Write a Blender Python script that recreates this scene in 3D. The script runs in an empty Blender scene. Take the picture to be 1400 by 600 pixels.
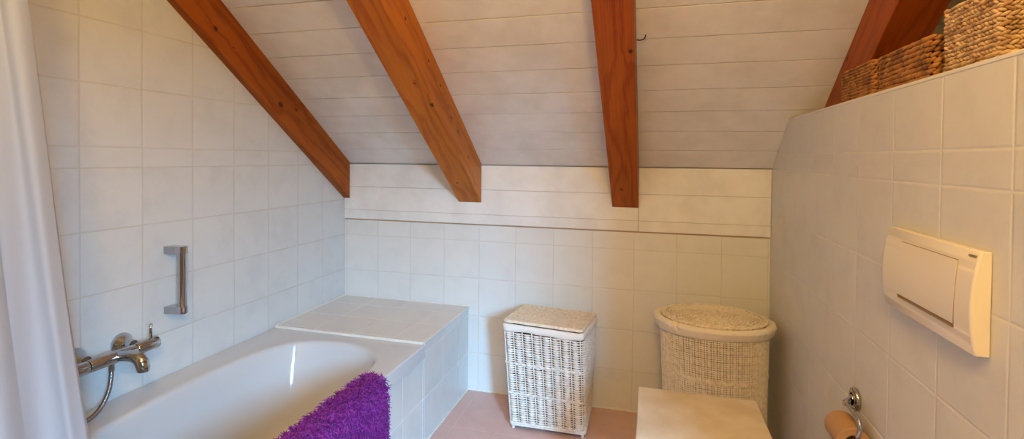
import bpy, math, random
import numpy as np
from mathutils import Vector, Matrix
random.seed(7); rng = np.random.default_rng(7)
PI = math.pi
C = bpy.context.scene.collection

# ------------------------------------------------------------------ objects
class MB:
    """collects vertices and faces; build() links them as one mesh object"""
    def __init__(s): s.v=[]; s.f=[]; s.m=[]; s.n=0
    def add(s, V, F, mi=0):
        V=np.asarray(V,float).reshape(-1,3); s.v.append(V)
        for q in F: s.f.append(tuple(int(i)+s.n for i in q)); s.m.append(mi)
        s.n+=len(V)
    def box(s, a, b, mi=0):
        x0,y0,z0=a; x1,y1,z1=b
        s.add([(x0,y0,z0),(x1,y0,z0),(x1,y1,z0),(x0,y1,z0),(x0,y0,z1),(x1,y0,z1),(x1,y1,z1),(x0,y1,z1)],
              [(0,3,2,1),(4,5,6,7),(0,1,5,4),(1,2,6,5),(2,3,7,6),(3,0,4,7)],mi)
    def hexa(s, pts, mi=0):          # 8 points: bottom loop then top loop
        s.add(pts,[(0,3,2,1),(4,5,6,7),(0,1,5,4),(1,2,6,5),(2,3,7,6),(3,0,4,7)],mi)
    def tube(s, P, r, n=12, closed=False, cap=True, up=None, rz=None, mi=0):
        P=np.asarray(P,float); N=len(P)
        r=np.broadcast_to(np.asarray(r,float),(N,)); rz=r if rz is None else np.broadcast_to(np.asarray(rz,float),(N,))
        if closed: T=np.roll(P,-1,0)-np.roll(P,1,0)
        else: T=np.gradient(P,axis=0)
        T/=np.linalg.norm(T,axis=1)[:,None]+1e-12
        if up is not None:
            U=np.broadcast_to(np.asarray(up,float),T.shape); A=np.cross(T,U); A/=np.linalg.norm(A,axis=1)[:,None]+1e-12
            B=np.cross(A,T)
        else:
            a=np.array([0,0,1.]) if abs(T[0][2])<.9 else np.array([1.,0,0])
            A=np.zeros_like(T); a=a-T[0]*(a@T[0]); a/=np.linalg.norm(a); A[0]=a
            for i in range(1,N):
                a=A[i-1]-T[i]*(A[i-1]@T[i]); A[i]=a/np.linalg.norm(a)
            B=np.cross(T,A)
        th=np.arange(n)*2*PI/n
        V=P[:,None]+A[:,None]*(np.cos(th)[None,:,None]*r[:,None,None])+B[:,None]*(np.sin(th)[None,:,None]*rz[:,None,None])
        F=[]
        R=N if closed else N-1
        for i in range(R):
            j=(i+1)%N
            for k in range(n):
                l=(k+1)%n; F.append((i*n+k,i*n+l,j*n+l,j*n+k))
        if cap and not closed:
            F.append(tuple(range(n-1,-1,-1))); F.append(tuple((N-1)*n+k for k in range(n)))
        s.add(V.reshape(-1,3),F,mi)
    def cyl(s,a,b,r,n=24,r2=None,mi=0,bev=0):
        a=np.array(a,float); b=np.array(b,float); r2=r if r2 is None else r2
        if bev:
            d=(b-a)/np.linalg.norm(b-a)
            s.tube([a,a+d*bev*.3,a+d*bev,b-d*bev,b-d*bev*.3,b],[r-bev,r-bev*.3,r,r2,r2-bev*.3,r2-bev],n,mi=mi)
        else: s.tube([a,b],[r,r2],n,mi=mi)
    def loft(s, rings, closed=True, cap0=False, cap1=False, mi=0):
        rings=[np.asarray(q,float) for q in rings]; n=len(rings[0]); F=[]
        for i in range(len(rings)-1):
            for k in range(n if closed else n-1):
                l=(k+1)%n; F.append((i*n+k,i*n+l,(i+1)*n+l,(i+1)*n+k))
        if cap0: F.append(tuple(range(n-1,-1,-1)))
        if cap1: F.append(tuple((len(rings)-1)*n+k for k in range(n)))
        s.add(np.concatenate(rings),F,mi)
    def prism(s, poly, ax, a, b, mi=0):   # poly in the two other axes (in order), extruded along ax
        n=len(poly); V=[]
        for t in (a,b):
            for p in poly:
                q=list(p); q.insert(ax,t); V.append(q)
        F=[tuple(range(n-1,-1,-1)),tuple(range(n,2*n))]+[(k,(k+1)%n,n+(k+1)%n,n+k) for k in range(n)]
        s.add(V,F,mi)
    def build(s, name, mat, parent=None, smooth=False, bevel=0, seg=2, autos=None):
        V=np.concatenate(s.v)
        if parent is not None:
            l=np.array(root_loc(parent)); V=V-l
        me=bpy.data.meshes.new(name); me.from_pydata(V.tolist(),[],s.f); 
        mats=mat if isinstance(mat,(list,tuple)) else [mat]
        for m in mats: me.materials.append(m)
        if len(mats)>1: me.polygons.foreach_set('material_index',s.m)
        import bmesh
        if s.n<60000:
            bm=bmesh.new(); bm.from_mesh(me); bmesh.ops.recalc_face_normals(bm,faces=bm.faces); bm.to_mesh(me); bm.free()
        if smooth: me.polygons.foreach_set('use_smooth',[True]*len(me.polygons))
        if autos:
            me.polygons.foreach_set('use_smooth',[True]*len(me.polygons)); me.set_sharp_from_angle(angle=math.radians(autos))
        me.update()
        o=bpy.data.objects.new(name,me); C.objects.link(o)
        if parent is not None: o.parent=parent
        if bevel:
            b=o.modifiers.new('bevel','BEVEL'); b.width=bevel; b.segments=seg; b.limit_method='ANGLE'; b.angle_limit=math.radians(35)
            b.harden_normals=False
        return o
def root_loc(o):
    l=Vector(o.location); p=o.parent
    while p is not None: l+=p.location; p=p.parent
    return l
def thing(name, label, cat, loc, group=None):
    o=bpy.data.objects.new(name,None); o.empty_display_size=.05; C.objects.link(o); o.location=loc
    o['label']=label; o['category']=cat
    if group: o['group']=group
    return o
def struct(o): o['kind']='structure'; return o

# ------------------------------------------------------------------ materials
def lin(h):
    r=[int(h[i:i+2],16)/255 for i in (0,2,4)]
    return tuple([(c/12.92 if c<=.04045 else ((c+.055)/1.055)**2.4) for c in r]+[1])
class NT:
    def __init__(s,name):
        s.mat=bpy.data.materials.new(name); s.mat.use_nodes=True; s.t=s.mat.node_tree; s.t.nodes.clear()
        s.out=s.N('ShaderNodeOutputMaterial'); s.b=s.N('ShaderNodeBsdfPrincipled'); s.L(s.b.outputs[0],s.out.inputs[0])
    def N(s,t,**k):
        n=s.t.nodes.new(t)
        for a,b in k.items(): setattr(n,a,b)
        return n
    def L(s,a,b): s.t.links.new(a,b)
    def set(s,i,v):
        i=s.b.inputs[i]
        if hasattr(v,'is_linked'): s.L(v,i)
        else: i.default_value=v
    def val(s,sock,v):
        if hasattr(v,'is_linked'): s.L(v,sock)
        else: sock.default_value=v
    def M(s,op,a,b=0.,c=0.,clamp=False):
        n=s.N('ShaderNodeMath',operation=op,use_clamp=clamp)
        s.val(n.inputs[0],a); s.val(n.inputs[1],b); s.val(n.inputs[2],c)
        return n.outputs[0]
    def mix(s,f,a,b):
        n=s.N('ShaderNodeMix',data_type='RGBA'); s.val(n.inputs[0],f); s.val(n.inputs[6],a); s.val(n.inputs[7],b); return n.outputs[2]
    def noise(s,vec,scale,detail=3,rough=.5,dist=0):
        n=s.N('ShaderNodeTexNoise'); s.L(vec,n.inputs['Vector']); n.inputs['Scale'].default_value=scale
        n.inputs['Detail'].default_value=detail; n.inputs['Roughness'].default_value=rough; n.inputs['Distortion'].default_value=dist
        return n.outputs['Fac']
    def ramp(s,f,stops):
        n=s.N('ShaderNodeValToRGB'); s.L(f,n.inputs[0]); e=n.color_ramp.elements
        while len(e)<len(stops): e.new(.5)
        for k,(p,c) in enumerate(stops): e[k].position=p; e[k].color=c if len(c)==4 else (*c,1)
        return n.outputs[0]
    def smooth(s,x,a,b):   # 0 at a -> 1 at b
        n=s.N('ShaderNodeMapRange',interpolation_type='SMOOTHSTEP'); s.val(n.inputs[0],x); n.inputs[1].default_value=a; n.inputs[2].default_value=b
        return n.outputs[0]
    def bump(s,h,strength=.3,dist=.002):
        n=s.N('ShaderNodeBump'); s.L(h,n.inputs['Height']); n.inputs['Strength'].default_value=strength; n.inputs['Distance'].default_value=dist
        s.L(n.outputs[0],s.b.inputs['Normal'])
    def pos(s): return s.N('ShaderNodeNewGeometry').outputs['Position']
    def obj(s): return s.N('ShaderNodeTexCoord').outputs['Object']
    def xyz(s,v):
        n=s.N('ShaderNodeSeparateXYZ'); s.L(v,n.inputs[0]); return n.outputs
    def vec(s,x,y,z):
        n=s.N('ShaderNodeCombineXYZ')
        for i,q in enumerate((x,y,z)): s.val(n.inputs[i],q)
        return n.outputs[0]
def plain(name,col,rough=.5,metal=0,spec=.5,noise=None,bump=None,coat=0):
    t=NT(name); c=lin(col) if isinstance(col,str) else col
    t.set('Roughness',rough); t.set('Metallic',metal); t.set('Specular IOR Level',spec)
    if coat: t.set('Coat Weight',coat); t.set('Coat Roughness',.05)
    if noise:
        sc,c2=noise; t.set('Base Color',t.mix(t.smooth(t.noise(t.obj(),sc,4),.35,.68),c,lin(c2)))
    else: t.set('Base Color',c)
    if bump: t.bump(t.noise(t.obj(),bump[0],3),bump[1],bump[2])
    return t.mat
def tiles(name, axes, off, base, cloud, grout, rough=.3, strip=False, gw=.0022, tilt=.25, warmvar=.05, gsoft=.0009):
    """square 20 cm tiles; axes = the two world axes, off = a grout line on each"""
    t=NT(name); p=t.pos(); X=t.xyz(p)
    ds=[];cells=[]
    for a,o in zip(axes,off):
        c=X[a]
        if strip and a==2:
            hi=t.M('GREATER_THAN',c,1.2335); c=t.M('SUBTRACT',c,t.M('MULTIPLY',hi,.067))
        q=t.M('DIVIDE',t.M('SUBTRACT',c,o),.2); fr=t.M('SUBTRACT',t.M('FRACT',t.M('ADD',q,.5)),.5)
        ds.append(t.M('MULTIPLY',t.M('ABSOLUTE',fr),.2)); cl=t.M('FLOOR',q)
        if strip and a==2: cl=t.M('ADD',cl,t.M('MULTIPLY',hi,.37))
        cells.append(cl)
    w=t.noise(p,14,2)
    d=t.M('MINIMUM',ds[0],ds[1])
    d=t.M('ADD',d,t.M('MULTIPLY',t.M('SUBTRACT',w,.5),.0018))
    g=t.M('SUBTRACT',1.,t.smooth(d,gw-gsoft,gw+gsoft))
    wn=t.N('ShaderNodeTexWhiteNoise',noise_dimensions='2D'); t.L(t.vec(cells[0],cells[1],0.),wn.inputs['Vector'])
    rv=wn.outputs['Color']
    va=t.N('ShaderNodeVectorMath',operation='MULTIPLY_ADD'); t.L(rv,va.inputs[0]); va.inputs[1].default_value=(7,7,7); t.L(p,va.inputs[2])
    n1=t.noise(va.outputs[0],9,3,.55); n2=t.noise(va.outputs[0],40,3,.6)
    cf=t.M('ADD',t.M('MULTIPLY',t.smooth(n1,.42,.75),.75),t.M('MULTIPLY',t.smooth(n2,.5,.8),.25))
    col=t.mix(cf,lin(base),lin(cloud))
    hv=t.N('ShaderNodeHueSaturation'); t.L(col,hv.inputs['Color']); t.L(t.M('ADD',1-warmvar/2,t.M('MULTIPLY',wn.outputs['Value'],warmvar)),hv.inputs['Value'])
    gp=t.smooth(t.noise(p,5,2),.3,.7)
    col=t.mix(t.M('MULTIPLY',g,t.M('ADD',.3,t.M('MULTIPLY',gp,.45))),hv.outputs[0],lin(grout))
    t.set('Base Color',col); t.set('Roughness',t.M('ADD',rough,t.M('MULTIPLY',g,.3)))
    # every tile lies a little out of true, paint is a little wavy
    e=t.smooth(d,0.,.0055)
    h=t.M('ADD',t.M('MULTIPLY',e,1.),t.M('MULTIPLY',n2,.06))
    h=t.M('ADD',h,t.M('MULTIPLY',n1,tilt))
    t.bump(h,.36,.0022)
    return t.mat
def wood(name, dark, light, knots=(), seed=0., fine=.9, rough=.42):
    """planed softwood, grain along local X; knots = (x, lateral u, half size) on faces"""
    t=NT(name); p=t.obj(); X=t.xyz(p)
    u=t.M('ADD',X[1],t.M('MULTIPLY',X[2],.83)); u=t.M('ADD',u,seed)
    # grain bends around the knots
    bend=None; kn=None
    for (kx,ky,kz,r) in knots:
        dx=t.M('DIVIDE',t.M('SUBTRACT',X[0],kx),1.35); dy=t.M('SUBTRACT',X[1],ky); dz=t.M('SUBTRACT',X[2],kz)
        D=t.M('SQRT',t.M('ADD',t.M('MULTIPLY',dx,dx),t.M('ADD',t.M('MULTIPLY',dy,dy),t.M('MULTIPLY',dz,dz))))
        b=t.M('POWER',2.718,t.M('MULTIPLY',t.M('MULTIPLY',D,D),-1/(r*2.6)**2))
        k=t.M('SUBTRACT',1.,t.smooth(D,r*.35,r*1.0))
        bend=b if bend is None else t.M('ADD',bend,b); kn=k if kn is None else t.M('MAXIMUM',kn,k)
    sv=t.vec(t.M('MULTIPLY',X[0],1.1),t.M('MULTIPLY',u,6.),seed)
    n=t.noise(sv,1.6,4,.55,.25)
    n2=t.noise(t.vec(t.M('MULTIPLY',X[0],3.),t.M('MULTIPLY',X[1],240.),t.M('MULTIPLY',X[2],240.)),1.,2,.6)
    ph=t.M('ADD',t.M('MULTIPLY',u,110.),t.M('MULTIPLY',n,26.))
    if bend is not None: ph=t.M('ADD',ph,t.M('MULTIPLY',bend,2.2))
    ring=t.M('ADD',.5,t.M('MULTIPLY',t.M('SINE',ph),.5))
    ring=t.M('POWER',ring,2.2)
    f=t.M('ADD',t.M('MULTIPLY',ring,.33),t.M('MULTIPLY',n2,.62*fine))
    col=t.mix(t.smooth(f,.12,.95),lin(light),lin(dark))
    big=t.noise(t.vec(t.M('MULTIPLY',X[0],1.4),t.M('MULTIPLY',X[1],9.),t.M('MULTIPLY',X[2],9.)),1.3,2)
    hs=t.N('ShaderNodeHueSaturation'); t.L(col,hs.inputs['Color']); t.L(t.M('ADD',.74,t.M('MULTIPLY',big,.5)),hs.inputs['Value']); col=hs.outputs[0]
    if kn is not None: col=t.mix(t.M('MULTIPLY',kn,.85),col,lin('2a0d03'))
    t.set('Base Color',col); t.set('Roughness',rough); t.set('Specular IOR Level',.22)
    t.bump(f,.12,.001)
    return t.mat

WOODD='9c4a12'; WOODL='cf7a2b'
M={}
M['tile_left']=tiles('painted_tiles_left',(1,2),(-.2034,0.),'d2d3d3','c8c9c9','bfb8ae',strip=True,rough=.34,warmvar=.03)
M['tile_back']=tiles('painted_tiles_back',(0,2),(.2130,0.),'dbdad7','d4d3d0','c9c3b7',rough=.36,gw=.0018,warmvar=.03)
M['tile_right']=tiles('painted_tiles_right',(1,2),(-.2137,0.),'d4d2cd','cac8c3','ece6d6',strip=True,rough=.32,gw=.0013)
M['tile_bench_top']=tiles('bench_top_tiles',(0,1),(.213,-.144),'d8d4d0','d2cecb','d6d2ce',rough=.22,gw=.0013)
M['tile_panel']=tiles('bath_panel_tiles',(1,2),(-.146,0.),'d2d0cc','cac8c5','e2e0dc',rough=.25,gw=.0019)
M['tile_floor']=tiles('pink_floor_tiles',(0,1),(.025,-.178),'cfaba3','c49f98','dcbcb3',rough=.42,gw=.0022,tilt=.1)
M['bead']=plain('white_sealant','e2ddd5',.4)
def board_paint():
    t=NT('white_painted_boards'); p=t.pos()
    n=t.noise(p,6,4,.6); X=t.xyz(p)
    s=t.noise(t.vec(t.M('MULTIPLY',X[0],2.5),t.M('MULTIPLY',X[1],70.),t.M('MULTIPLY',X[2],70.)),1.,3,.6)
    col=t.mix(t.smooth(n,.35,.7),lin('e6e5e4'),lin('dbd9d6'))
    vo=t.N('ShaderNodeTexVoronoi'); vo.inputs['Scale'].default_value=4.2; t.L(p,vo.inputs['Vector'])
    sp=t.M('SUBTRACT',1.,t.smooth(vo.outputs['Distance'],.012,.05))
    wn=t.xyz(vo.outputs['Color']); sp=t.M('MULTIPLY',sp,t.M('GREATER_THAN',wn[0],.72))
    col=t.mix(t.M('MULTIPLY',sp,.45),col,lin('8d7762'))
    t.set('Base Color',col); t.set('Roughness',.5); t.set('Specular IOR Level',.35); t.bump(s,.12,.0012); return t.mat
M['board']=board_paint()
M['gap']=plain('board_gap_brown','7d5a36',.8)
M['acrylic']=plain('bath_enamel','c6c6c9',.09,spec=.55,coat=.35)
M['chrome']=plain('chrome','b6b8be',.07,metal=1)
M['chrome_dark']=plain('hose_chrome','9a9ca2',.22,metal=1)
M['plastic']=plain('ivory_plastic','e2d9c9',.22,spec=.5,coat=.2)
M['slot']=plain('slot_brown','8a6a38',.35)
M['ink']=plain('grey_print','6b5a48',.5)
M['wicker']=plain('white_painted_wicker','ebe3da',.55,noise=(55,'dccfc2'),bump=(220,.3,.001))
M['wicker_lid']=plain('bare_wicker_lid','eedfca',.55,noise=(70,'dcc6a8'),bump=(220,.3,.001))
M['wicker_cream']=plain('cream_wicker','e8dfd0',.55,noise=(60,'d6c7b2'),bump=(220,.3,.001))
M['lidback']=plain('lid_backing','a88a64',.9)
M['liner']=plain('liner_cloth_shade_brown','4a3122',.9)  # beige cloth, coloured dark brown to stand for shade behind the weave
M['cloth']=plain('white_cotton_band','e8ded4',.85,bump=(900,.15,.0006))
M['cloth_cream']=plain('cream_cotton_band','e0d6c4',.85,bump=(700,.15,.0006))
M['curtain']=None
M['braid']=plain('braided_grass','a97030',.65,noise=(38,'6f4216'),bump=(260,.5,.0015))
M['braid_light']=plain('braided_grass_light','c8a67c',.65,noise=(45,'98724a'),bump=(260,.5,.0015))
M['braid_shade']=plain('basket_inside_shade','3a1d0a',.9)  # backing box colour: shade between the braids painted as dark brown
M['stool']=plain('pale_stool_top','d6cab8',.5,noise=(7,'c6b59c'),bump=(60,.12,.001))
M['paper']=plain('brown_recycled_paper','ad865e',.85,bump=(400,.2,.0008))
M['card']=plain('cardboard_tube','8a6238',.8)
M['white']=plain('white_paint','dcd6cc',.5)
M['iron']=plain('dark_iron','3b342e',.4,metal=.8)
M['grey_wall']=plain('low_bounce_grey','9a9691',.6)  # plain neutral grey, kept dark to cut light bouncing off these walls

# ------------------------------------------------------------------ room shell
W=2.2216; SL=.72; Z0=1.205; YF=-3.3; XF=3.45; ZC=2.5; YR=-(ZC-Z0)/SL; PE=-1.95; ZS=1.412
def roof(y): return Z0-SL*y
b=MB(); b.box((-.12,YF-.1,-.1),(XF+.1,.12,0)); struct(b.build('floor',M['tile_floor']))
b=MB(); b.prism([(.12,0),(.12,roof(.12)),(YR,ZC),(YF,ZC),(YF,0)],0,-.12,0); struct(b.build('wall_left',M['tile_left']))
b=MB(); b.box((0,0,0),(XF,.12,.888)); b.box((0,.012,.888),(XF,.12,1.24)); struct(b.build('wall_back',M['tile_back']))
# boarded knee wall: three boards above the tiles, butted below the third beam
b=MB()
for x0,x1 in ((0.002,1.6315),(1.6335,W-.0015)):
    for z0,z1 in ((.893,.9439),(.9450,1.0739),(1.0752,1.2028)):
        b.box((x0,-.010,z0),(x1,.0,z1))
b.box((0.002,-.0062,.896),(W-.0015,0,1.2030),1); b.box((0.002,-.0035,.8855),(W-.0015,0,.896),1)
o=struct(b.build('trim_1',[M['board'],plain('pale_board_gap','a88f70',.8)],bevel=.0012,seg=1)); o.name='trim_1'
# ceiling: sloped boards with gaps, then a flat top behind the camera
b=MB(); nrm=np.array([0,SL,1])/math.hypot(1,SL)
edges=[0.0,-.112,-.2215,-.331,-.437,-.5475,-.6555,-.7645,-.874,-.983,-1.092,-1.201,-1.31,-1.419,-1.528,-1.637,-1.746,YR]
for a,c in zip(edges[:-1],edges[1:]):
    a2=a-.0011; c2=c+.0011; j=random.uniform(0,.0012)
    lo=[np.array([-.0,a2,roof(a2)])+nrm*j,np.array([XF,a2,roof(a2)])+nrm*j,np.array([XF,c2,roof(c2)])+nrm*j,np.array([-.0,c2,roof(c2)])+nrm*j]
    b.hexa(lo+[q+nrm*.016 for q in lo])
lo=[np.array([x,y,roof(y)])+nrm*.010 for x,y in ((-.1,.11),(XF,.11),(XF,YR-.0),(-.1,YR-.0))]
b.hexa(lo+[q+nrm*.05 for q in lo],1)
b.box((-.1,YF,ZC),(XF,YR,ZC+.06))
o=struct(b.build('ceiling',[M['board'],M['gap']],bevel=.0012,seg=1))
# partition wall with the flush cistern behind it; its top is a ledge
b=MB(); ye=-(ZS-Z0)/SL
b.prism([(-.001,0),(-.001,roof(0)-.004),(ye,ZS),(PE,ZS),(PE,0)],0,W,2.62); struct(b.build('wall_right',M['tile_right'],bevel=.0025,seg=2))
b=MB(); b.box((W+.003,PE-.1,0),(XF,PE-.001,ZC)); struct(b.build('wall_light_blocker',M['grey_wall']))  # added out of view to keep window light off the ledge
b=MB(); b.box((2.62,PE,0),(2.70,-.001,2.45)); struct(b.build('wall_ledge',M['grey_wall']))
b=MB(); b.box((XF,YF,0),(XF+.1,.1,ZC+.05)); struct(b.build('wall_outer',M['grey_wall']))
# front wall behind the camera, with the window the daylight comes through
wx0,wx1,wz0,wz1=2.60,3.15,.75,1.85
b=MB(); b.box((-.1,YF-.1,0),(wx0,YF,ZC+.05)); b.box((wx1,YF-.1,0),(XF+.1,YF,ZC+.05)); b.box((wx0,YF-.1,0),(wx1,YF,wz0)); b.box((wx0,YF-.1,wz1),(wx1,YF,ZC+.05))
struct(b.build('wall_front',M['grey_wall']))
b=MB()
for a,c in (((wx0,YF-.07,wz0),(wx0+.05,YF-.02,wz1)),((wx1-.05,YF-.07,wz0),(wx1,YF-.02,wz1)),((wx0+.05,YF-.07,wz0),(wx1-.05,YF-.02,wz0+.05)),((wx0+.05,YF-.07,wz1-.05),(wx1-.05,YF-.02,wz1))): b.box(a,c)
struct(b.build('window_1',M['white'],bevel=.004))
b=MB(); b.box((W-.0012,PE+.002,ZS-.0065),(W+.008,ye,ZS+.0015)); struct(b.build('trim_2',plain('edge_strip','ded9cf',.35),bevel=.0018,seg=3))
# sealant beads
b=MB(); b.box((0.756,-.006,0.0),(W-.001,-.0,.007)); b.box((.7555,-2.26,0.0),(.762,-.006,.007)); struct(b.build('baseboard_bead',M['bead'],bevel=.002))

# ------------------------------------------------------------------ beams
ang=math.atan(SL)
def beam(x0,x1,label,mat,yend=-1.85,name='roof_beam'):
    """upright section, plumb-cut at the knee wall; local X runs up the slope, local Z is the roof normal"""
    dv=.2055; c,s_=math.cos(ang),math.sin(ang)
    wl=[(x,y,roof(y)-d) for d in (dv,.0006) for (x,y) in ((x0,-.0105),(x1,-.0105),(x1,yend),(x0,yend))]
    R=Matrix(((0,1,0),(-c,0,s_),(s_,0,c))); org=Vector(((x0+x1)/2,0,roof(0)-dv)); Ri=R.transposed()
    b=MB(); b.hexa([tuple(Ri@(Vector(p)-org)) for p in wl])
    o=b.build(name,mat,bevel=.0025,seg=2); o.matrix_world=Matrix.Translation(org)@R.to_4x4()
    o['label']=label; o['category']='beam'; o['group']='roof beams'
    return o
hw='ba6526'
beam(-.087,.038,'darker orange roof beam lying tight against the tiled left wall above the bath',
     wood('beam_wood_left','763206','a25410',[(1.191,.062,.055,.012),(1.087,.062,.061,.006),(.744,.062,.056,.017),(.65,.062,.107,.008)],.3))
beam(.7025,.8275,'yellowish knotty roof beam ending above the right corner of the tiled bench',
     wood('beam_wood_middle','984805','be7014',[(.92,.062,.113,.009),(.775,.062,.117,.008),(.783,.058,.0,.012),(.6,.062,.087,.007),(.5,.062,.088,.008),(.319,.062,.074,.008),(.91,.031,0,.006),(.2,-.015,0,.008),(1.15,.062,.09,.01)],1.7))
beam(1.508,1.633,'reddish straight-grained roof beam ending above the gap between the two white hampers',
     wood('beam_wood_straight','883803','ac570c',[(1.026,.05,0,.010),(.177,-.012,0,.010)],4.1,fine=1.3))
beam(2.331,2.456,'roof beam rising behind the three grass baskets on the ledge',
     wood('beam_wood_ledge','7a2f03','a24a08',[(.813,-.063,.148,.009)],6.2))
# small bent hook beside the third beam
b=MB(); h0=np.array([1.640,-.671,roof(-.671)-.016])
b.tube([(1.6335,-.671,h0[2]),(1.645,-.671,h0[2]-.002),(1.658,-.671,h0[2]+.001),(1.664,-.671,h0[2]+.008),(1.665,-.671,roof(-.671)+.002)],.0022,8)
o=b.build('ceiling_hook',M['iron'],smooth=True); o['label']='tiny dark metal hook in the boards beside the reddish beam'; o['category']='hook'

# ------------------------------------------------------------------ bench behind the bath, bath
zb=.45
t=thing('tiled_bench','low white tiled bench in the back left corner at the end of the bath',"bench",(.38,-.28,0))
b=MB(); b.box((.002,-.560,.0),(.757,-.002,zb-.008)); b.build('bench_front',M['tile_panel'],t)
b=MB(); b.box((.002,-.562,zb-.008),(.764,-.002,zb)); b.build('bench_top',M['tile_bench_top'],t,bevel=.003)
b=MB(); b.box((.004,-.5695,zb-.014),(.764,-.5625,zb+.0015)); b.box((.7575,-.5695,zb-.05),(.7645,-.5625,zb+.001)); b.box((.003,-.56,zb-.001),(.009,-.003,zb+.004)); b.box((.003,-.009,zb-.001),(.76,-.003,zb+.004)); b.build('sealant_bead',M['bead'],t,bevel=.002)

def catmull(P,n):
    P=np.asarray(P,float); N=len(P); out=[]
    for i in range(N):
        p0,p1,p2,p3=P[i-1],P[i],P[(i+1)%N],P[(i+2)%N]
        for k in range(n):
            q=k/n; out.append(.5*((2*p1)+(-p0+p2)*q+(2*p0-5*p1+4*p2-p3)*q*q+(-p0+3*p1-3*p2+p3)*q**3))
    return np.array(out)
def catmull_open(P,n):
    P=np.asarray(P,float); N=len(P); o_=[]
    for i in range(N-1):
        p0=P[max(i-1,0)];p1=P[i];p2=P[i+1];p3=P[min(i+2,N-1)]
        for k in range(n):
            f=k/n; o_.append(.5*((2*p1)+(-p0+p2)*f+(2*p0-5*p1+4*p2-p3)*f*f+(-p0+3*p1-3*p2+p3)*f**3))
    o_.append(P[-1]); return np.array(o_)
ZT=.444
tub=thing('bathtub','white built-in bathtub with an oval basin along the left wall','bathtub',(.385,-1.42,0))
ctl=[(.40,-.642),(.29,-.662),(.20,-.72),(.143,-.85),(.120,-1.05),(.125,-1.30),(.155,-1.52),(.185,-1.75),(.235,-1.98),(.32,-2.12),(.42,-2.16),(.54,-2.12),(.625,-1.98),(.67,-1.75),(.69,-1.45),(.695,-1.15),(.692,-.93),(.668,-.78),(.60,-.695),(.51,-.652)]
out=catmull(ctl,8); cen=np.array([.41,-1.40])
bot=[]
for x,y in out:
    a=math.atan2((y+1.40)/.76,(x-.41)/.28); bot.append((.42+.155*math.cos(a),-1.47+.52*math.sin(a)))
bot=np.array(bot)
x0,x1,y0,y1=.003,.770,-2.262,-.5698
rect=[]
for x,y in out:
    d=np.array([x,y])-cen; k=min(((x1-cen[0])/d[0] if d[0]>0 else (x0-cen[0])/d[0] if d[0]<0 else 9),((y1-cen[1])/d[1] if d[1]>0 else (y0-cen[1])/d[1] if d[1]<0 else 9)); rect.append(cen+d*k)
rect=np.array(rect)
for cx,cy in ((x0,y0),(x0,y1),(x1,y0),(x1,y1)):
    i=np.argmin(np.hypot(rect[:,0]-cx,rect[:,1]-cy)); rect[i]=(cx,cy)
def r3(P,z): return np.column_stack([P,np.full(len(P),z)])
def inset(P,d):
    c=(rect.min(0)+rect.max(0))/2; h=(rect.max(0)-rect.min(0))/2; return c+(P-c)*((h-d)/h)
def toward(A,B,t): return A+(B-A)*t
def inw(d):
    T=np.roll(out,-1,0)-np.roll(out,1,0); n=np.column_stack([-T[:,1],T[:,0]]); n/=np.linalg.norm(n,axis=1)[:,None]
    s=np.sign(np.sum(n*(cen-out),1))[:,None]; return out+n*s*d
rings=[r3(inset(rect,.02),.385),r3(rect,.386),r3(rect,.436)]
for a in (.3,.6,.9,1.2,PI/2): rings.append(r3(inset(rect,.007*(1-math.cos(a))),.437+.007*math.sin(a)))
rings.append(r3(toward(inset(rect,.007),out,.5),ZT)); rings.append(r3(inw(-.012),ZT+.0005)); rings.append(r3(inw(-.004),ZT+.0002))
for a in np.linspace(.12,1.35,7): rings.append(r3(inw(.020*math.sin(a)),ZT-.020*(1-math.cos(a))))
lip=inw(.0215)
z0_=ZT-.0165
for k in range(1,11): rings.append(r3(toward(lip,bot,.30*k/10),z0_-(z0_-.150)*k/10))
for k in range(1,11):
    q=k/10; rings.append(r3(toward(lip,bot,(1-q)**2*.30+2*q*(1-q)*.42+q*q*.97),(1-q)**2*.150+2*q*(1-q)*.064+q*q*.0635))
rings.append(r3(toward(bot,bot.mean(0),.1),.062)); rings.append(r3(toward(bot,bot.mean(0),.35),.056)); rings.append(r3(toward(bot,bot.mean(0),.8),.052))
b=MB(); b.loft(rings,cap1=True); o=b.build('tub_shell',M['acrylic'],tub,autos=40)
b=MB(); b.box((.70,-2.262,0),(.755,-.5615,.3995)); b.build('tiled_panel',M['tile_panel'],tub)
b=MB(); b.cyl((.42,-1.47,.052),(.42,-1.47,.056),.028,24,bev=.0015); b.build('drain',M['chrome'],tub,smooth=True)

# ------------------------------------------------------------------ shaggy purple mat over the bath edge
mat_root=thing('bath_mat','purple shaggy bath mat draped over the outer edge of the bathtub','bath mat',(.76,-1.35,.40))
prof=np.array([(.712,.4505),(.735,.4515),(.758,.4535),(.772,.4530),(.7815,.446),(.7855,.432),(.7865,.38),(.7865,.30),(.787,.20),(.788,.09)])
sl=np.concatenate([[0],np.cumsum(np.hypot(*np.diff(prof,axis=0).T))]); LT=sl[-1]
def matpt(s,y):
    x=np.interp(s,sl,prof[:,0]); z=np.interp(s,sl,prof[:,1])
    w=.010*np.clip((s-.07)/.15,0,1)*(1+np.sin(y*23+.6))/2 + .006*np.clip((s-.06)/.2,0,1)*(1+np.sin(y*51+s*9))/2
    bump=.010*np.exp(-((y+1.13)/.035)**2)*np.exp(-((s-.055)/.05)**2)
    return np.stack([x+w+bump*.8,y+0*s,z+bump],-1)
Y0,Y1=-.948,-1.70
ss=np.linspace(0,LT,40); ys=np.linspace(Y0,Y1,70)
G=np.array([[matpt(s,y) for s in ss] for y in ys]); 
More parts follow.
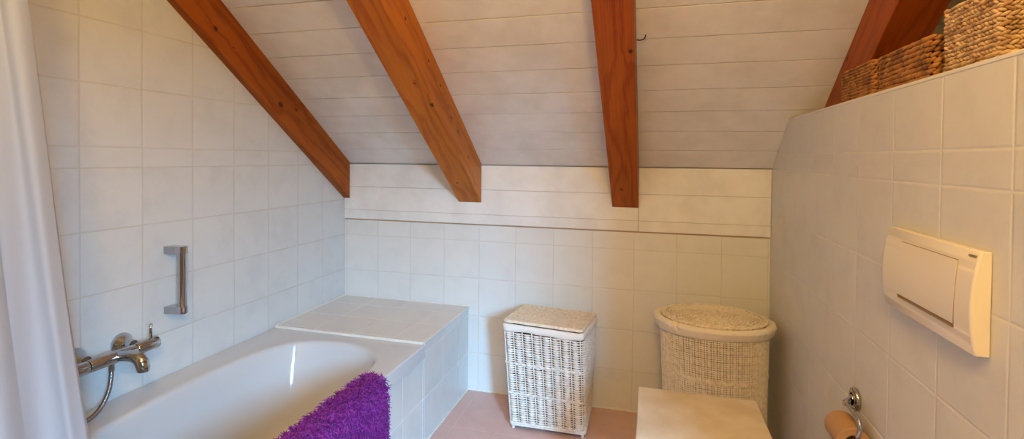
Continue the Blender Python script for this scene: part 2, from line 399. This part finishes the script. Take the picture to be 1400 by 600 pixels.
def gnormal(s,y):
    e=1e-3; a=matpt(s+e,y)-matpt(s-e,y); c=matpt(s,y+e)-matpt(s,y-e); n=np.cross(c,a); n/=np.linalg.norm(n,axis=-1)[...,None]; 
    return np.where((n[...,:1]+n[...,2:])<0,-n,n)
NN=np.array([[gnormal(s,y) for s in ss] for y in ys])
b=MB(); nr,nc=G.shape[:2]
V=np.concatenate([(G+NN*.006).reshape(-1,3),(G+NN*.0006).reshape(-1,3)]); F=[]
k=nr*nc
for i in range(nr-1):
    for j in range(nc-1):
        q=(i*nc+j,i*nc+j+1,(i+1)*nc+j+1,(i+1)*nc+j); F.append(q); F.append(tuple(k+v for v in q[::-1]))
for i in range(nr-1):
    for j in (0,nc-1): F.append((i*nc+j,(i+1)*nc+j,k+(i+1)*nc+j,k+i*nc+j))
for j in range(nc-1):
    for i in (0,nr-1): F.append((i*nc+j,i*nc+j+1,k+i*nc+j+1,k+i*nc+j))
b.add(V,F)
def purple(name):
    t=NT(name); at=t.N('ShaderNodeAttribute',attribute_name='tuft')
    col=t.ramp(at.outputs['Fac'],[(0,lin('55085c')),(.5,lin('7d157e')),(1,lin('a03a9e'))])
    t.set('Base Color',col); t.set('Roughness',.75); t.set('Sheen Weight',.08); t.set('Sheen Roughness',.4); t.set('Specular IOR Level',.2); return t.mat
mp=purple('purple_shag')
b.build('mat_backing',plain('purple_backing','4a1768',.9),mat_root,smooth=True)
nt=24000
s_=LT*rng.random(nt)**1.0; y_=Y0+(Y1-Y0)*rng.random(nt)
base=matpt(s_,y_); nn=gnormal(s_,y_); base=base+nn*.005
tan=rng.normal(size=(nt,3)); tan-=nn*np.sum(tan*nn,1)[:,None]; tan/=np.linalg.norm(tan,axis=1)[:,None]
L=.017+.010*rng.random(nt); lean=.6+.8*rng.random(nt)
seg=5; sd=4
path=[]
for i in range(seg):
    q=i/(seg-1)
    P=base+nn*(L*(q*1.0-.38*lean*q*q))[:,None]+tan*(L*lean*.75*q**1.6)[:,None]
    P[:,2]-=.008*q*q*np.clip(nn[:,0],0,1)
    P=P+rng.normal(size=(nt,3))*.0008*q
    path.append(P)
path=np.array(path)      # seg,nt,3
T=np.gradient(path,axis=0); T/=np.linalg.norm(T,axis=2)[...,None]
A=np.cross(T,np.array([.3,.7,.2])); A/=np.linalg.norm(A,axis=2)[...,None]; B=np.cross(T,A)
rad=np.array([.0012,.0014,.0015,.0013,.0006])
th=np.arange(sd)*2*PI/sd
V=path[:,:,None]+(A[:,:,None]*np.cos(th)[None,None,:,None]+B[:,:,None]*np.sin(th)[None,None,:,None])*rad[:,None,None,None]
V=V.transpose(1,0,2,3).reshape(-1,3)-np.array(mat_root.location)
one=[]
for i in range(seg-1):
    for k in range(sd): l=(k+1)%sd; one.append((i*sd+k,i*sd+l,(i+1)*sd+l,(i+1)*sd+k))
one=np.array(one); FQ=(one[None]+(np.arange(nt)*seg*sd)[:,None,None]).reshape(-1,4)
me=bpy.data.meshes.new('shag_pile'); me.vertices.add(len(V)); me.vertices.foreach_set('co',V.ravel())
me.loops.add(FQ.size); me.loops.foreach_set('vertex_index',FQ.ravel().astype(np.int32))
me.polygons.add(len(FQ)); me.polygons.foreach_set('loop_start',np.arange(len(FQ),dtype=np.int32)*4)
me.polygons.foreach_set('use_smooth',[True]*len(FQ)); me.update(calc_edges=True); me.validate()
at=me.attributes.new('tuft','FLOAT','POINT'); at.data.foreach_set('value',np.repeat(rng.random(nt),seg*sd).astype(np.float32))
me.materials.append(mp); o=bpy.data.objects.new('shag_pile',me); C.objects.link(o); o.parent=mat_root; o['kind']='stuff'

# ------------------------------------------------------------------ mixer tap
def disc(b,c,ax,prof,n=32):       # prof: list of (distance along axis, radius)
    c=np.array(c,float); ax=np.array(ax,float)
    b.tube([c+ax*d for d,_ in prof],[max(r,1e-4) for _,r in prof],n)
tap=thing('bath_mixer_tap','chrome thermostatic bath mixer tap with spout on the left wall over the bath','tap',(0,-1.345,.605))
bx,bz=.070,.605
b=MB(); b.tube([(bx,-1.288,bz),(bx,-1.289,bz),(bx,-1.29,bz),(bx,-1.43,bz),(bx,-1.431,bz),(bx,-1.432,bz)],[.018,.0196,.020,.020,.0196,.018],32); b.build('tap_body',M['chrome'],tap,autos=50)
for ya,yb in ((-1.2095,-1.286),(-1.434,-1.51)):
    d=1 if yb>ya else -1
    b=MB(); b.tube([(bx,ya,bz),(bx,ya+d*.0008,bz),(bx,ya+d*.003,bz),(bx,yb-d*.002,bz),(bx,yb,bz)],[.0165,.019,.0203,.0203,.0188],32); h=b.build('tap_handle',M['chrome'],tap,autos=50)
    if ya>-1.3:
        b=MB(); b.tube([(bx,-1.232,bz+.018),(bx,-1.232,bz+.05),(bx-.001,-1.231,bz+.067),(bx-.001,-1.231,bz+.068)],[.0042,.0042,.0048,.003],14); b.build('lever_pin',M['chrome'],h,smooth=True)
for y in (-1.28,-1.425):
    b=MB(); disc(b,(.0005,y,bz+.012),(1,0,0),[(0,.034),(.003,.035),(.010,.0335),(.022,.025),(.034,.0185),(.044,.016),(.055,.0155)]); b.build('wall_rosette',M['chrome'],tap,autos=50)
b=MB(); sp=[(bx,-1.345,bz),(bx+.02,-1.345,bz+.003),(bx+.05,-1.345,bz+.007),(bx+.075,-1.345,bz+.008),(bx+.093,-1.345,bz+.002),(bx+.104,-1.345,bz-.010),(bx+.108,-1.345,bz-.026),(bx+.108,-1.345,bz-.034)]
b.tube(sp,[.016,.0165,.0175,.0185,.0195,.0195,.0175,.0165],28,up=(0,1,0)); b.build('spout',M['chrome'],tap,autos=60)
b=MB(); b.cyl((bx,-1.362,bz-.040),(bx,-1.362,bz-.016),.0085,18); b.build('hose_nut',M['chrome'],tap,autos=50)
hp=[(bx,-1.362,.575),(bx,-1.364,.54),(.073,-1.374,.505),(.079,-1.397,.474),(.088,-1.43,.458),(.094,-1.48,.4515),(.096,-1.54,.4515),(.094,-1.62,.4515),(.088,-1.72,.4515)]
hp=np.array(hp); tt=np.linspace(0,len(hp)-1,240); hq=[]
for q in tt:
    i=min(int(q),len(hp)-2); f=q-i; p0=hp[max(i-1,0)];p1=hp[i];p2=hp[i+1];p3=hp[min(i+2,len(hp)-1)]
    hq.append(.5*((2*p1)+(-p0+p2)*f+(2*p0-5*p1+4*p2-p3)*f*f+(-p0+3*p1-3*p2+p3)*f**3))
b=MB(); b.tube(hq,[.0070 if i%3 else .0056 for i in range(240)],14); b.build('shower_hose',M['chrome_dark'],tap,smooth=True)

# ------------------------------------------------------------------ grab handle
g=thing('grab_handle','short vertical chrome grab handle on the left wall beyond the tap','handle',(0,-1.103,.79))
for z in (.9,.682):
    b=MB(); poly=[(0.0005,-1.128),(.02,-1.124),(.045,-1.119)]
    for a in np.linspace(-PI/2,PI/2,9): poly.append((.058+.0165*math.cos(a),-1.100+.0165*math.sin(a)))
    poly+=[(.045,-1.088),(.02,-1.086),(.0005,-1.084)]
    b.prism(poly,2,z-.0135,z+.0135); b.build('bracket',M['chrome'],g,bevel=.003,seg=3)
b=MB(); b.cyl((.056,-1.1,.69),(.056,-1.1,.892),.0155,28); b.build('bar',M['chrome'],g,autos=50)

# ------------------------------------------------------------------ curtain
cu=thing('shower_curtain','white cotton shower curtain hanging in soft folds at the left edge of the photo','curtain',(.62,-2.05,2.0))
nz,nu=60,160; V=[];F=[]
for i in range(nz):
    z=2.0-i/(nz-1)*1.5
    ye=-1.915+(1.515-z)/.835*.10; w=.30+.16*(2.0-z)/1.5
    for k in range(nu):
        u=k/(nu-1); ph=u*2*PI*4.0+.5*math.sin(z*2.3)
        A=.007+.008*(2.0-z)/1.5
        V.append((.62+A*math.sin(ph)+.004*math.sin(ph*2.3+z*3)+.006*math.sin(z*5+u*4), ye-u*w+.006*math.sin(ph*2+1)*(u>0.01),z))
for i in range(nz-1):
    for k in range(nu-1): q=i*nu+k; F.append((q,q+1,q+nu+1,q+nu))
def cloth_white():
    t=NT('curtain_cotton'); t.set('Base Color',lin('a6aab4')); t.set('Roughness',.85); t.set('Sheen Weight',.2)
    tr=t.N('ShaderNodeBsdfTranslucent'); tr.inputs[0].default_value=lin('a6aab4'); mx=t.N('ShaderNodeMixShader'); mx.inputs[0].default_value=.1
    t.L(t.b.outputs[0],mx.inputs[1]); t.L(tr.outputs[0],mx.inputs[2]); t.L(mx.outputs[0],t.out.inputs[0])
    t.bump(t.noise(t.obj(),600,2),.1,.0005); return t.mat
b=MB(); b.add(V,F); o=b.build('curtain_cloth',cloth_white(),cu,smooth=True)
m=o.modifiers.new('thickness','SOLIDIFY'); m.thickness=.0012
b=MB(); b.cyl((.62,-1.93,2.01),(.62,-2.42,2.01),.011,16); b.cyl((.62,-1.96,2.01),(.62,-1.96,ZC),.006,12); b.cyl((.62,-2.38,2.01),(.62,-2.38,ZC),.006,12); b.build('curtain_rod',M['chrome'],cu,smooth=True)

# ------------------------------------------------------------------ wicker
def outline_round(w,d,r,n=400):
    """rounded rectangle, centred, evenly spaced points + outward normals"""
    P=[]
    for cx,cy,a0 in ((w/2-r,-d/2+r,-PI/2),(w/2-r,d/2-r,0),(-w/2+r,d/2-r,PI/2),(-w/2+r,-d/2+r,PI)):
        for a in np.linspace(a0,a0+PI/2,10): P.append((cx+r*math.cos(a),cy+r*math.sin(a)))
    return resample(P,n)
def outline_oval(a,b_,n=400):
    return resample([(a*math.cos(t),b_*math.sin(t)) for t in np.linspace(-PI/2,1.5*PI,400,endpoint=False)],n)
def resample(P,n):
    P=np.array(P); Q=np.vstack([P,P[:1]]); L=np.concatenate([[0],np.cumsum(np.hypot(*np.diff(Q,axis=0).T))])
    s=np.arange(n)/n*L[-1]; R=np.column_stack([np.interp(s,L,Q[:,0]),np.interp(s,L,Q[:,1])])
    T=np.roll(R,-1,0)-np.roll(R,1,0); N=np.column_stack([T[:,1],-T[:,0]]); N/=np.linalg.norm(N,axis=1)[:,None]
    return R,N,s,L[-1]
def woven_wall(b,P,N,z0,z1,pitch,periods,place,amp,bands=(),thick=1.0,alt=False,start=0.):
    """rows of weavers round a closed outline; place(xy, z) -> world points"""
    n=len(P); ph=np.arange(n)/n*periods*2*PI+start
    z=z0; k=0
    while z<z1:
        band=any(abs(z-q)<pitch*.75 for q in bands)
        c=np.cos(ph)*(-1 if (alt and k%2) else 1)
        wob=.0012*np.sin(ph/periods*3+k*1.7)+.0006*np.sin(ph/periods*7+k*2.9)
        if band:
            off=amp*.9+.0015*np.cos(ph*1.5+k*PI); rz=pitch*(.56+.12*np.cos(ph*1.5+k*PI)); zz=z+.0012*np.sin(ph*1.5)
        else:
            off=amp*c; rz=pitch*(.34+.18*c)*thick; zz=z+wob*.4
        b.tube(place(P+N*off[:,None],zz),pitch*.45,6,closed=True,up=(0,0,1),rz=rz)
        z+=pitch; k+=1
def stakes(b,P,N,z0,z1,periods,place,off,r,start=0.,shift=.5):
    n=len(P)
    for q in range(periods):
        f=((q+shift)/periods-start/(2*PI*periods))*n; i=int(round(f))%n
        pts=[place((P[i]+N[i]*off)[None],z)[0] for z in np.linspace(z0,z1,8)]
        b.tube(pts,r,6)
def ring_profile(P,N,prof,place):
    """closed band round an outline; prof = list of (offset, z) as arrays or numbers"""
    rings=[place(P+N*np.broadcast_to(np.asarray(o_,float),(len(P),))[:,None],z) for o_,z in prof]
    return rings
def placer(cx,cy,rot0,rot1,zt,s0,s1,c1=(0,0)):
    def f(xy,z):
        xy=np.asarray(xy,float); z=np.broadcast_to(np.asarray(z,float),(len(xy),)); q=np.clip(z/zt,0,1.15)
        sx=s0[0]+(s1[0]-s0[0])*q; sy=s0[1]+(s1[1]-s0[1])*q; a=rot0+(rot1-rot0)*q
        x=xy[:,0]*sx; y=xy[:,1]*sy
        return np.column_stack([cx+c1[0]*q+x*np.cos(a)-y*np.sin(a),cy+c1[1]*q+x*np.sin(a)+y*np.cos(a),z])
    return f
# tall narrow hamper
h=thing('laundry_hamper','tall narrow rectangular white wicker laundry hamper with a bare wicker lid','laundry hamper',(1.25,-.19,0),'white wicker hampers')
zt=.47
pl=placer(1.250,-.187,math.radians(1),math.radians(-7),zt,(.338,.245),(.366,.272),(-.006,-.016))
P,N,S,LP=outline_round(1.,1.,.05,560)
# the outline is a unit square scaled by the placer, so offsets are divided by the mean width
k_=1/.32
N2=N*k_
b=MB(); woven_wall(b,P,N2,.040,.45,.0106,32,pl,.0036,bands=(.165,.305),start=PI/2*1.0)
for z,o_ in ((.021,.001),(.030,.003)): b.tube(pl(P+N2*o_,np.full(len(P),z)),.0055,7,closed=True,up=(0,0,1))
b.build('woven_body',M['wicker'],h,smooth=True)
b=MB(); stakes(b,P,N2,.022,.455,32,pl,.0028,.0027,start=PI/2); 
b.build('stakes',M['wicker'],h,smooth=True)
b=MB(); b.loft(ring_profile(P,N2,[(-.009,.022),(-.009,.462)],pl),cap0=True); b.build('inner_lining',M['liner'],h)
for cx,cy in ((-.47,-.47),(.47,-.47),(.47,.47),(-.47,.47)):
    b=MB(); b.tube([pl([(cx,cy)],z)[0] for z in (0,.003,.02,.06)],[.006,.0075,.0075,.0065],10); b.build('foot',M['wicker'],h,smooth=True)
wv=.0025*np.sin(np.arange(len(P))/len(P)*2*PI*5)+.0018*np.sin(np.arange(len(P))/len(P)*2*PI*11+1)
b=MB(); b.loft(ring_profile(P,N2,[(-.008,.455),(.004,.451+wv),(.0085,.456+wv),(.0095,.470+wv*.4),(.0075,.481),(.001,.485),(-.010,.483),(-.012,.46)],pl)); b.build('cloth_band',M['cloth'],h,smooth=True)
def lidp(x,y,z):  # unit square to lid plane
    q=pl([(x,y)],.485)[0]; return np.array([q[0],q[1],.4845+z+.002*(-y)])
lid=None
b=MB()
nst=58
for i in range(nst):
    x=-.485+.97*i/(nst-1); pts=[]
    for yy in np.linspace(-.485,.485,64): pts.append(lidp(x,yy,.011+.0019*math.cos((yy+.485)/.97*2*PI*9)*(1 if i%4<2 else .6)))
    b.tube(pts,.0027,6)
lid=b.build('lid',M['wicker_lid'],h,smooth=True)
b=MB()
for j in range(9):
    yy=-.485+.97*(j+.5)/9
    for dx in (-.006,.006): b.tube([lidp(x,yy+dx,.0108) for x in np.linspace(-.48,.48,30)],.0018,6)
for q in (0,):
    edge=[lidp(x*1.0,y*1.0,.009) for x,y in P*1.0]
    b.tube(edge,.0060,8,closed=True,up=(0,0,1),rz=.0055)
    b.tube([e+np.array([0,0,.005]) for e in edge],.0032,8,closed=True,up=(0,0,1))
b.build('lid_frame',M['wicker_lid'],lid,smooth=True)
b=MB(); b.add([lidp(-.48,-.48,.007),lidp(.48,-.48,.007),lidp(.48,.48,.007),lidp(-.48,.48,.007),lidp(-.48,-.48,.0095),lidp(.48,-.48,.0095),lidp(.48,.48,.0095),lidp(-.48,.48,.0095)],[(0,3,2,1),(4,5,6,7),(0,1,5,4),(1,2,6,5),(2,3,7,6),(3,0,4,7)]); b.build('lid_underside',M['lidback'],lid)

# oval hamper
h=thing('laundry_hamper','oval cream wicker laundry hamper with a cloth rim in the right corner','laundry hamper',(1.955,-.262,0),'white wicker hampers')
pl=placer(1.960,-.262,0,math.radians(-3),.56,(.190,.145),(.212,.165),(-.008,-.002))
P,N,S,LP=outline_oval(1.,1.,640); N2=N*(1/.185)
b=MB(); woven_wall(b,P,N2,.016,.545,.0084,56,pl,.0030,bands=(.365,.13),start=.4)
b.tube(pl(P+N2*.002,np.full(len(P),.008)),.006,7,closed=True,up=(0,0,1))
b.build('woven_body',M['wicker_cream'],h,smooth=True)
b=MB(); stakes(b,P,N2,.006,.55,56,pl,.0022,.0024,start=.4); b.build('stakes',M['wicker_cream'],h,smooth=True)
b=MB(); b.loft(ring_profile(P,N2,[(-.008,.006),(-.008,.555)],pl),cap0=True); b.build('inner_lining',M['liner'],h)
# cloth roll over the rim
n=len(P); a=np.arange(n)/n*2*PI
def wr(amp,seed): 
    r=np.random.default_rng(seed); o_=np.zeros(n)
    for f in range(9,60,4): o_+=np.sin(a*f+r.random()*7)*amp*r.random()
    return o_
gath=np.exp(-((np.minimum(abs(a-5.55),2*PI-abs(a-5.55)))/.10)**2)
prof=[]
for i,t_ in enumerate(np.linspace(0,2*PI,16,endpoint=False)):
    w1=wr(.0010,40+i//3)*(1+1.8*gath)
    o_=.009+.015*math.cos(t_)+w1*(1.4 if t_>PI else .8)-gath*.007*(math.cos(t_)>0)-.004*(t_>4.0); z=.566+(.017 if t_<PI else .036)*math.sin(t_)+w1*.6+.004*np.sin(a*2+1)*(t_>PI)
    prof.append((o_,z))
prof.append(prof[0])
b=MB(); b.loft(ring_profile(P,N2,prof,pl)); b.build('cloth_rim',M['cloth_cream'],h,smooth=True)
# oval lid: rings woven round spokes, a spine along the long axis
def lp(x,y,dz=0.):
    q=pl([(x,y)],.56)[0]; r2=x*x+y*y; return np.array([q[0],q[1],.580+.022*(1-min(r2,1.))+dz])
b=MB(); R=.955; nr_=27
for i in range(nr_):
    r=R*(i+.9)/nr_; m=max(40,int(260*r)); th=np.arange(m)*2*PI/m; sp=16 if r<.45 else 32
    b.tube([lp(r*math.cos(t_),r*math.sin(t_),.0024*math.cos(t_*sp+(i%2)*PI)) for t_ in th],.0027,6,closed=True,up=(0,0,1),rz=.0025)
lid=b.build('lid',M['wicker_cream'],h,smooth=True)
b=MB()
for q in range(32):
    t_=(q+.5)*2*PI/32; r0=.12 if q%2 else .42
    b.tube([lp(r*math.cos(t_),r*math.sin(t_),.0) for r in np.linspace(r0,R,14)],.0022,6)
th=np.arange(300)*2*PI/300
b.tube([lp(R*1.01*math.cos(t_),R*1.01*math.sin(t_),.002+.0018*math.cos(t_*60)) for t_ in th],.0058,8,closed=True,up=(0,0,1))
b.tube([lp(R*.965*math.cos(t_),R*.965*math.sin(t_),.005+.0018*math.sin(t_*60)) for t_ in th],.0042,8,closed=True,up=(0,0,1))
for dy in (-.05,0,.05): b.tube([lp(x,dy+.012*math.sin(x*40),.0055+.002*math.cos(x*40+dy*60)) for x in np.linspace(-.45,.45,60)],.0034,6)
b.build('lid_spokes',M['wicker_cream'],lid,smooth=True)
b=MB(); b.loft([[lp(R*.97*math.cos(t_),R*.97*math.sin(t_),-.005) for t_ in th],[lp(R*.6*math.cos(t_),R*.6*math.sin(t_),-.005) for t_ in th],[lp(R*.2*math.cos(t_),R*.2*math.sin(t_),-.005) for t_ in th]],cap1=True); b.build('lid_underside',M['lidback'],lid,smooth=True)

# ------------------------------------------------------------------ braided grass baskets on the ledge
def ellip(n1=7,n2=8):
    V=[];F=[]
    for i in range(n1):
        f=-PI/2+PI*i/(n1-1)
        for k in range(n2): V.append((math.sin(f),math.cos(f)*math.cos(2*PI*k/n2),math.cos(f)*math.sin(2*PI*k/n2)))
    for i in range(n1-1):
        for k in range(n2): l=(k+1)%n2; F.append((i*n2+k,i*n2+l,(i+1)*n2+l,(i+1)*n2+k))
    return np.array(V),F
EV,EF=ellip()
def basket(label,x0,x1,y0,y1,z0,z1,pitch,step,mat,sl_=.45,fat=1.):
    t=thing('grass_basket',label,'basket',((x0+x1)/2,(y0+y1)/2,z0),'braided baskets on the ledge')
    w,d=x1-x0,y1-y0; c0=np.array([(x0+x1)/2,(y0+y1)/2])
    P,N,S,LP=outline_round(w-.012,d-.012,.010,int(LP_(w,d)/step)*4)
    rows=max(3,int(round((z1-z0)/pitch))); pt=(z1-z0)/rows
    b=MB(); rim=MB()
    for k in range(rows):
        z=z0+(k+.5)*pt; top=k==rows-1
        for i in range((k%2)*2,len(P),4):
            T=np.array([-N[i][1],N[i][0],0]); Z=np.array([0,0,1.]); n_=np.array([N[i][0],N[i][1],0])
            sg=sl_*(1 if not (top and pitch>.01) else .6)*(1 if pitch>.0085 or k%2 else -1)
            sg+=random.uniform(-.12,.12); f=random.uniform(.85,1.2)*fat
            ax=T*math.cos(sg)+Z*math.sin(sg); az=np.cross(n_,ax)
            ctr=np.array([c0[0]+P[i][0],c0[1]+P[i][1],z])+n_*random.uniform(-.001,.0015)
            V=ctr+EV[:,:1]*ax*step*.78*f+EV[:,1:2]*n_*.0058*f+EV[:,2:]*az*pt*.45*f
            (rim if top else b).add(V,EF)
    b.build('woven_sides',mat,t,smooth=True); rim.build('rim',mat,t,smooth=True)
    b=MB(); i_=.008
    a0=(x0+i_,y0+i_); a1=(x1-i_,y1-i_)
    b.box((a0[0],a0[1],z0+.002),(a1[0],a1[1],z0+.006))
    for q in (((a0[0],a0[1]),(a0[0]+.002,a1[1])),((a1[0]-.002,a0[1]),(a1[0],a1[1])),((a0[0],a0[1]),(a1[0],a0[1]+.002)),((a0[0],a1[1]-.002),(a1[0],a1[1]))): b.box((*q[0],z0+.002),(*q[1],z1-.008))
    b.build('inside',M['braid_shade'],t)
def LP_(w,d): return 2*(w+d)-.08
basket('smallest grass basket, farthest along the ledge below the beam',2.232,2.40,-1.062,-.822,ZS,1.506,.0088,.0105,M['braid'])
basket('dark coarsely braided grass basket in the middle of the three on the ledge',2.232,2.42,-1.338,-1.082,ZS,1.503,.0108,.0140,M['braid'])
basket('largest and palest grass basket, nearest along the ledge',2.234,2.46,-1.555,-1.373,ZS,1.537,.0080,.0100,M['braid_light'])

# ------------------------------------------------------------------ flush plate
fp=thing('flush_plate','wide ivory toilet flush plate with one square button on the right wall','flush plate',(W,-1.407,1.015))
py0,py1,pz0,pz1=-1.572,-1.243,.930,1.100
def bul(v): return .021-.005*v+.010*(1-(2*v-1)**2)         # how far the face stands off the wall
rings=[]
for v in np.linspace(0,1,25):
    z=pz0+(pz1-pz0)*v; d=bul(v); sh=.006*(1-(2*v-1)**2)
    rings.append([(W-.0006,py0,z),(W-d+.002,py0-.0,z),(W-d,py0+.004-sh*.3,z),(W-d,py1-.004+sh*.3,z),(W-d+.002,py1,z),(W-.0006,py1,z)])
b=MB(); b.loft(rings,cap0=True,cap1=True); o=b.build('plate_body',M['plastic'],fp,autos=30,bevel=.0015)
by0,by1,bz0,bz1=-1.520,-1.318,.962,1.077
def face(z): return W-bul((z-pz0)/(pz1-pz0))
def patch(b,y0_,y1_,z0_,z1_,lift,base,curve=0.):
    rr=[]
    for v in np.linspace(0,1,15):
        z=z0_+(z1_-z0_)*v; x=face(z); cv=curve*(1-(2*v-1)**2)
        rr.append([(x+base,y0_-cv,z),(x-lift,y0_-cv,z),(x-lift,y1_,z),(x+base,y1_,z)])
    b.loft(rr,cap0=True,cap1=True)
b=MB(); patch(b,by0-.0012,by1+.0012,bz0-.001,bz1+.0012,.0004,.004,.005); b.build('button_gap',M['slot'],fp,autos=30)
b=MB(); patch(b,by0,by1,bz0+.006,bz1,.0014,.004,.005); b.build('button',M['plastic'],fp,autos=30)
b=MB(); patch(b,by0,by1,bz0-.001,bz0+.0048,.0016,.004); b.build('finger_slot',M['slot'],fp,autos=30)
cu_=bpy.data.curves.new('lettering','FONT'); cu_.body='GEBERIT'; cu_.size=.0062; cu_.extrude=.0002; cu_.align_x='CENTER'; cu_.align_y='CENTER'
to=bpy.data.objects.new('lettering_source',cu_); C.objects.link(to); bpy.context.view_layer.update()
lm=bpy.data.meshes.new_from_object(to.evaluated_get(bpy.context.evaluated_depsgraph_get())); bpy.data.objects.remove(to); bpy.data.curves.remove(cu_)
lm.name='lettering'; lm.materials.clear(); lm.materials.append(M['ink']); lo=bpy.data.objects.new('lettering',lm); C.objects.link(lo); lo.parent=fp
zl=1.0905; xl=face(zl)-.0004; slope_=math.atan((face(zl+.002)-face(zl-.002))/.004)
ex=Vector((0,-1,0)); ez=Vector((-math.cos(slope_),0,math.sin(slope_))); ey=ez.cross(ex)
lo.matrix_local=Matrix.Translation(Vector((xl-W,-1.556+1.407,zl-1.015)))@Matrix((ex,ey,ez)).transposed().to_4x4()

# ------------------------------------------------------------------ toilet roll and holder
th_=thing('toilet_roll_holder','chrome toilet roll holder with round rosette on the right wall','toilet roll holder',(W,-1.04,.62))
b=MB(); disc(b,(W-.0005,-1.040,.620),(-1,0,0),[(0,.027),(.003,.030),(.008,.0302),(.011,.028),(.012,.0245),(.0105,.0235),(.0105,.020),(.013,.019),(.013,.016),(.0115,.015),(.0115,.012),(.015,.011)],40); b.build('rosette',M['chrome'],th_,autos=45)
b=MB(); b.tube([(W-.012,-1.040,.620),(2.192,-1.053,.6155),(2.188,-1.0567,.614),(2.185,-1.0595,.613)],[.0085,.0085,.0085,.006],20); b.build('post',M['chrome'],th_,autos=45)
rp=[(2.190,-1.058,.6145),(2.189,-1.085,.616),(2.188,-1.120,.6165),(2.188,-1.143,.614),(2.188,-1.154,.603),(2.187,-1.156,.588),(2.184,-1.150,.573),(2.181,-1.135,.5672),(2.180,-1.115,.5665),(2.180,-1.06,.5665),(2.180,-1.03,.5665)]
b=MB(); b.tube(catmull_open(rp,6),.0048,14); b.build('arm',M['chrome'],th_,smooth=True)
rl=thing('toilet_roll','brown recycled toilet paper roll hanging on the chrome holder','toilet roll',(2.18,-1.095,.516))
rc=(2.180,.5665-.0137)      # the core hangs on the arm
b=MB(); ya,yb=-1.143,-1.048; prof=[(ya+.002,.0185),(ya,.020),(ya,.0355),(ya+.002,.0372),(yb-.002,.0372),(yb,.0355),(yb,.020),(yb-.002,.0185)]
rings=[[(rc[0]+r*math.cos(t_),y,rc[1]+r*math.sin(t_)) for t_ in np.arange(48)*2*PI/48] for y,r in prof]; b.loft(rings+[rings[0]]); b.build('paper',M['paper'],rl,autos=40)
b=MB(); rings=[[(rc[0]+r*math.cos(t_),y,rc[1]+r*math.sin(t_)) for t_ in np.arange(48)*2*PI/48] for y,r in ((ya+.001,.0186),(ya+.001,.0195),(yb-.001,.0195),(yb-.001,.0186))]; b.loft(rings+[rings[0]]); b.build('cardboard_core',M['card'],rl,autos=40)

# ------------------------------------------------------------------ stool
st=thing('stool','pale square-topped stool standing in front of the oval hamper','stool',(1.85,-.92,0))
sx0,sx1,sy0,sy1=1.659,2.037,-1.11,-.7325
b=MB(); b.box((sx0,sy0,.424),(sx1,sy1,.45)); b.build('seat',M['stool'],st,bevel=.004,seg=3)
for x in (sx0+.02,sx1-.05):
    for y in (sy0+.02,sy1-.05):
        b=MB(); b.box((x,y,0),(x+.03,y+.03,.424)); b.build('leg',M['stool'],st,bevel=.003)
for y in (sy0+.025,sy1-.045):
    b=MB(); b.box((sx0+.05,y,.37),(sx1-.05,y+.02,.424)); b.build('apron',M['stool'],st,bevel=.002)
for x in (sx0+.025,sx1-.045):
    b=MB(); b.box((x,sy0+.05,.37),(x+.02,sy1-.05,.424)); b.build('apron',M['stool'],st,bevel=.002)

# ------------------------------------------------------------------ light
SKX,SKZ,SKH=5.6,2.75,1.8
def area(name,loc,target,sx,sy,power,col):
    l=bpy.data.lights.new(name,'AREA'); l.shape='RECTANGLE'; l.size=sx; l.size_y=sy; l.energy=power; l.color=col
    o=bpy.data.objects.new(name,l); C.objects.link(o); o.location=loc
    o.rotation_euler=(Vector(target)-Vector(loc)).to_track_quat('-Z','Y').to_euler(); return o
area('sky_daylight',(SKX,-6.0,SKZ),(SKX-1.2,YF,1.35),5.0,SKH,6300,(.25,.62,1.02))
for nm,pw,loc in (('ceiling_lamp',60,(1.76,-2.88,2.06)),('ceiling_lamp',14,(1.50,-1.92,2.22))):
    l=bpy.data.lights.new(nm,'POINT'); l.energy=pw; l.color=(1.,.64,.225); l.shadow_soft_size=.07
    o=bpy.data.objects.new(nm,l); C.objects.link(o); o.location=loc
w=bpy.data.worlds.new('World'); bpy.context.scene.world=w; w.use_nodes=True
w.node_tree.nodes['Background'].inputs[0].default_value=(.8,.9,1,1); w.node_tree.nodes['Background'].inputs[1].default_value=.3

# ------------------------------------------------------------------ camera
cam=bpy.data.cameras.new('camera'); co=bpy.data.objects.new('camera',cam); C.objects.link(co)
r_=Vector((0.9642215632244368,0.26492108425074323,0.009674509415686174)); fw=Vector((-0.2647325415724406,0.9641668206446234,-0.01729229309937377)); u_=Vector((-0.013908934021686355,0.014112444417932211,0.9998036709609198))
mm=Matrix((r_,u_,-fw)).transposed().to_4x4(); mm.translation=Vector((1.6932066467093494,-2.5597666541011623,1.2439043480949665)); co.matrix_world=mm
cam.sensor_fit='HORIZONTAL'; cam.sensor_width=36; cam.lens=696.693/1400*36; cam.shift_y=-(300-228.1)/1400; cam.clip_start=.02
sc=bpy.context.scene; sc.camera=co
sc.view_settings.view_transform='Standard'; sc.view_settings.look='None'; sc.view_settings.gamma=1; sc.view_settings.use_curve_mapping=False; sc.view_settings.exposure=.14
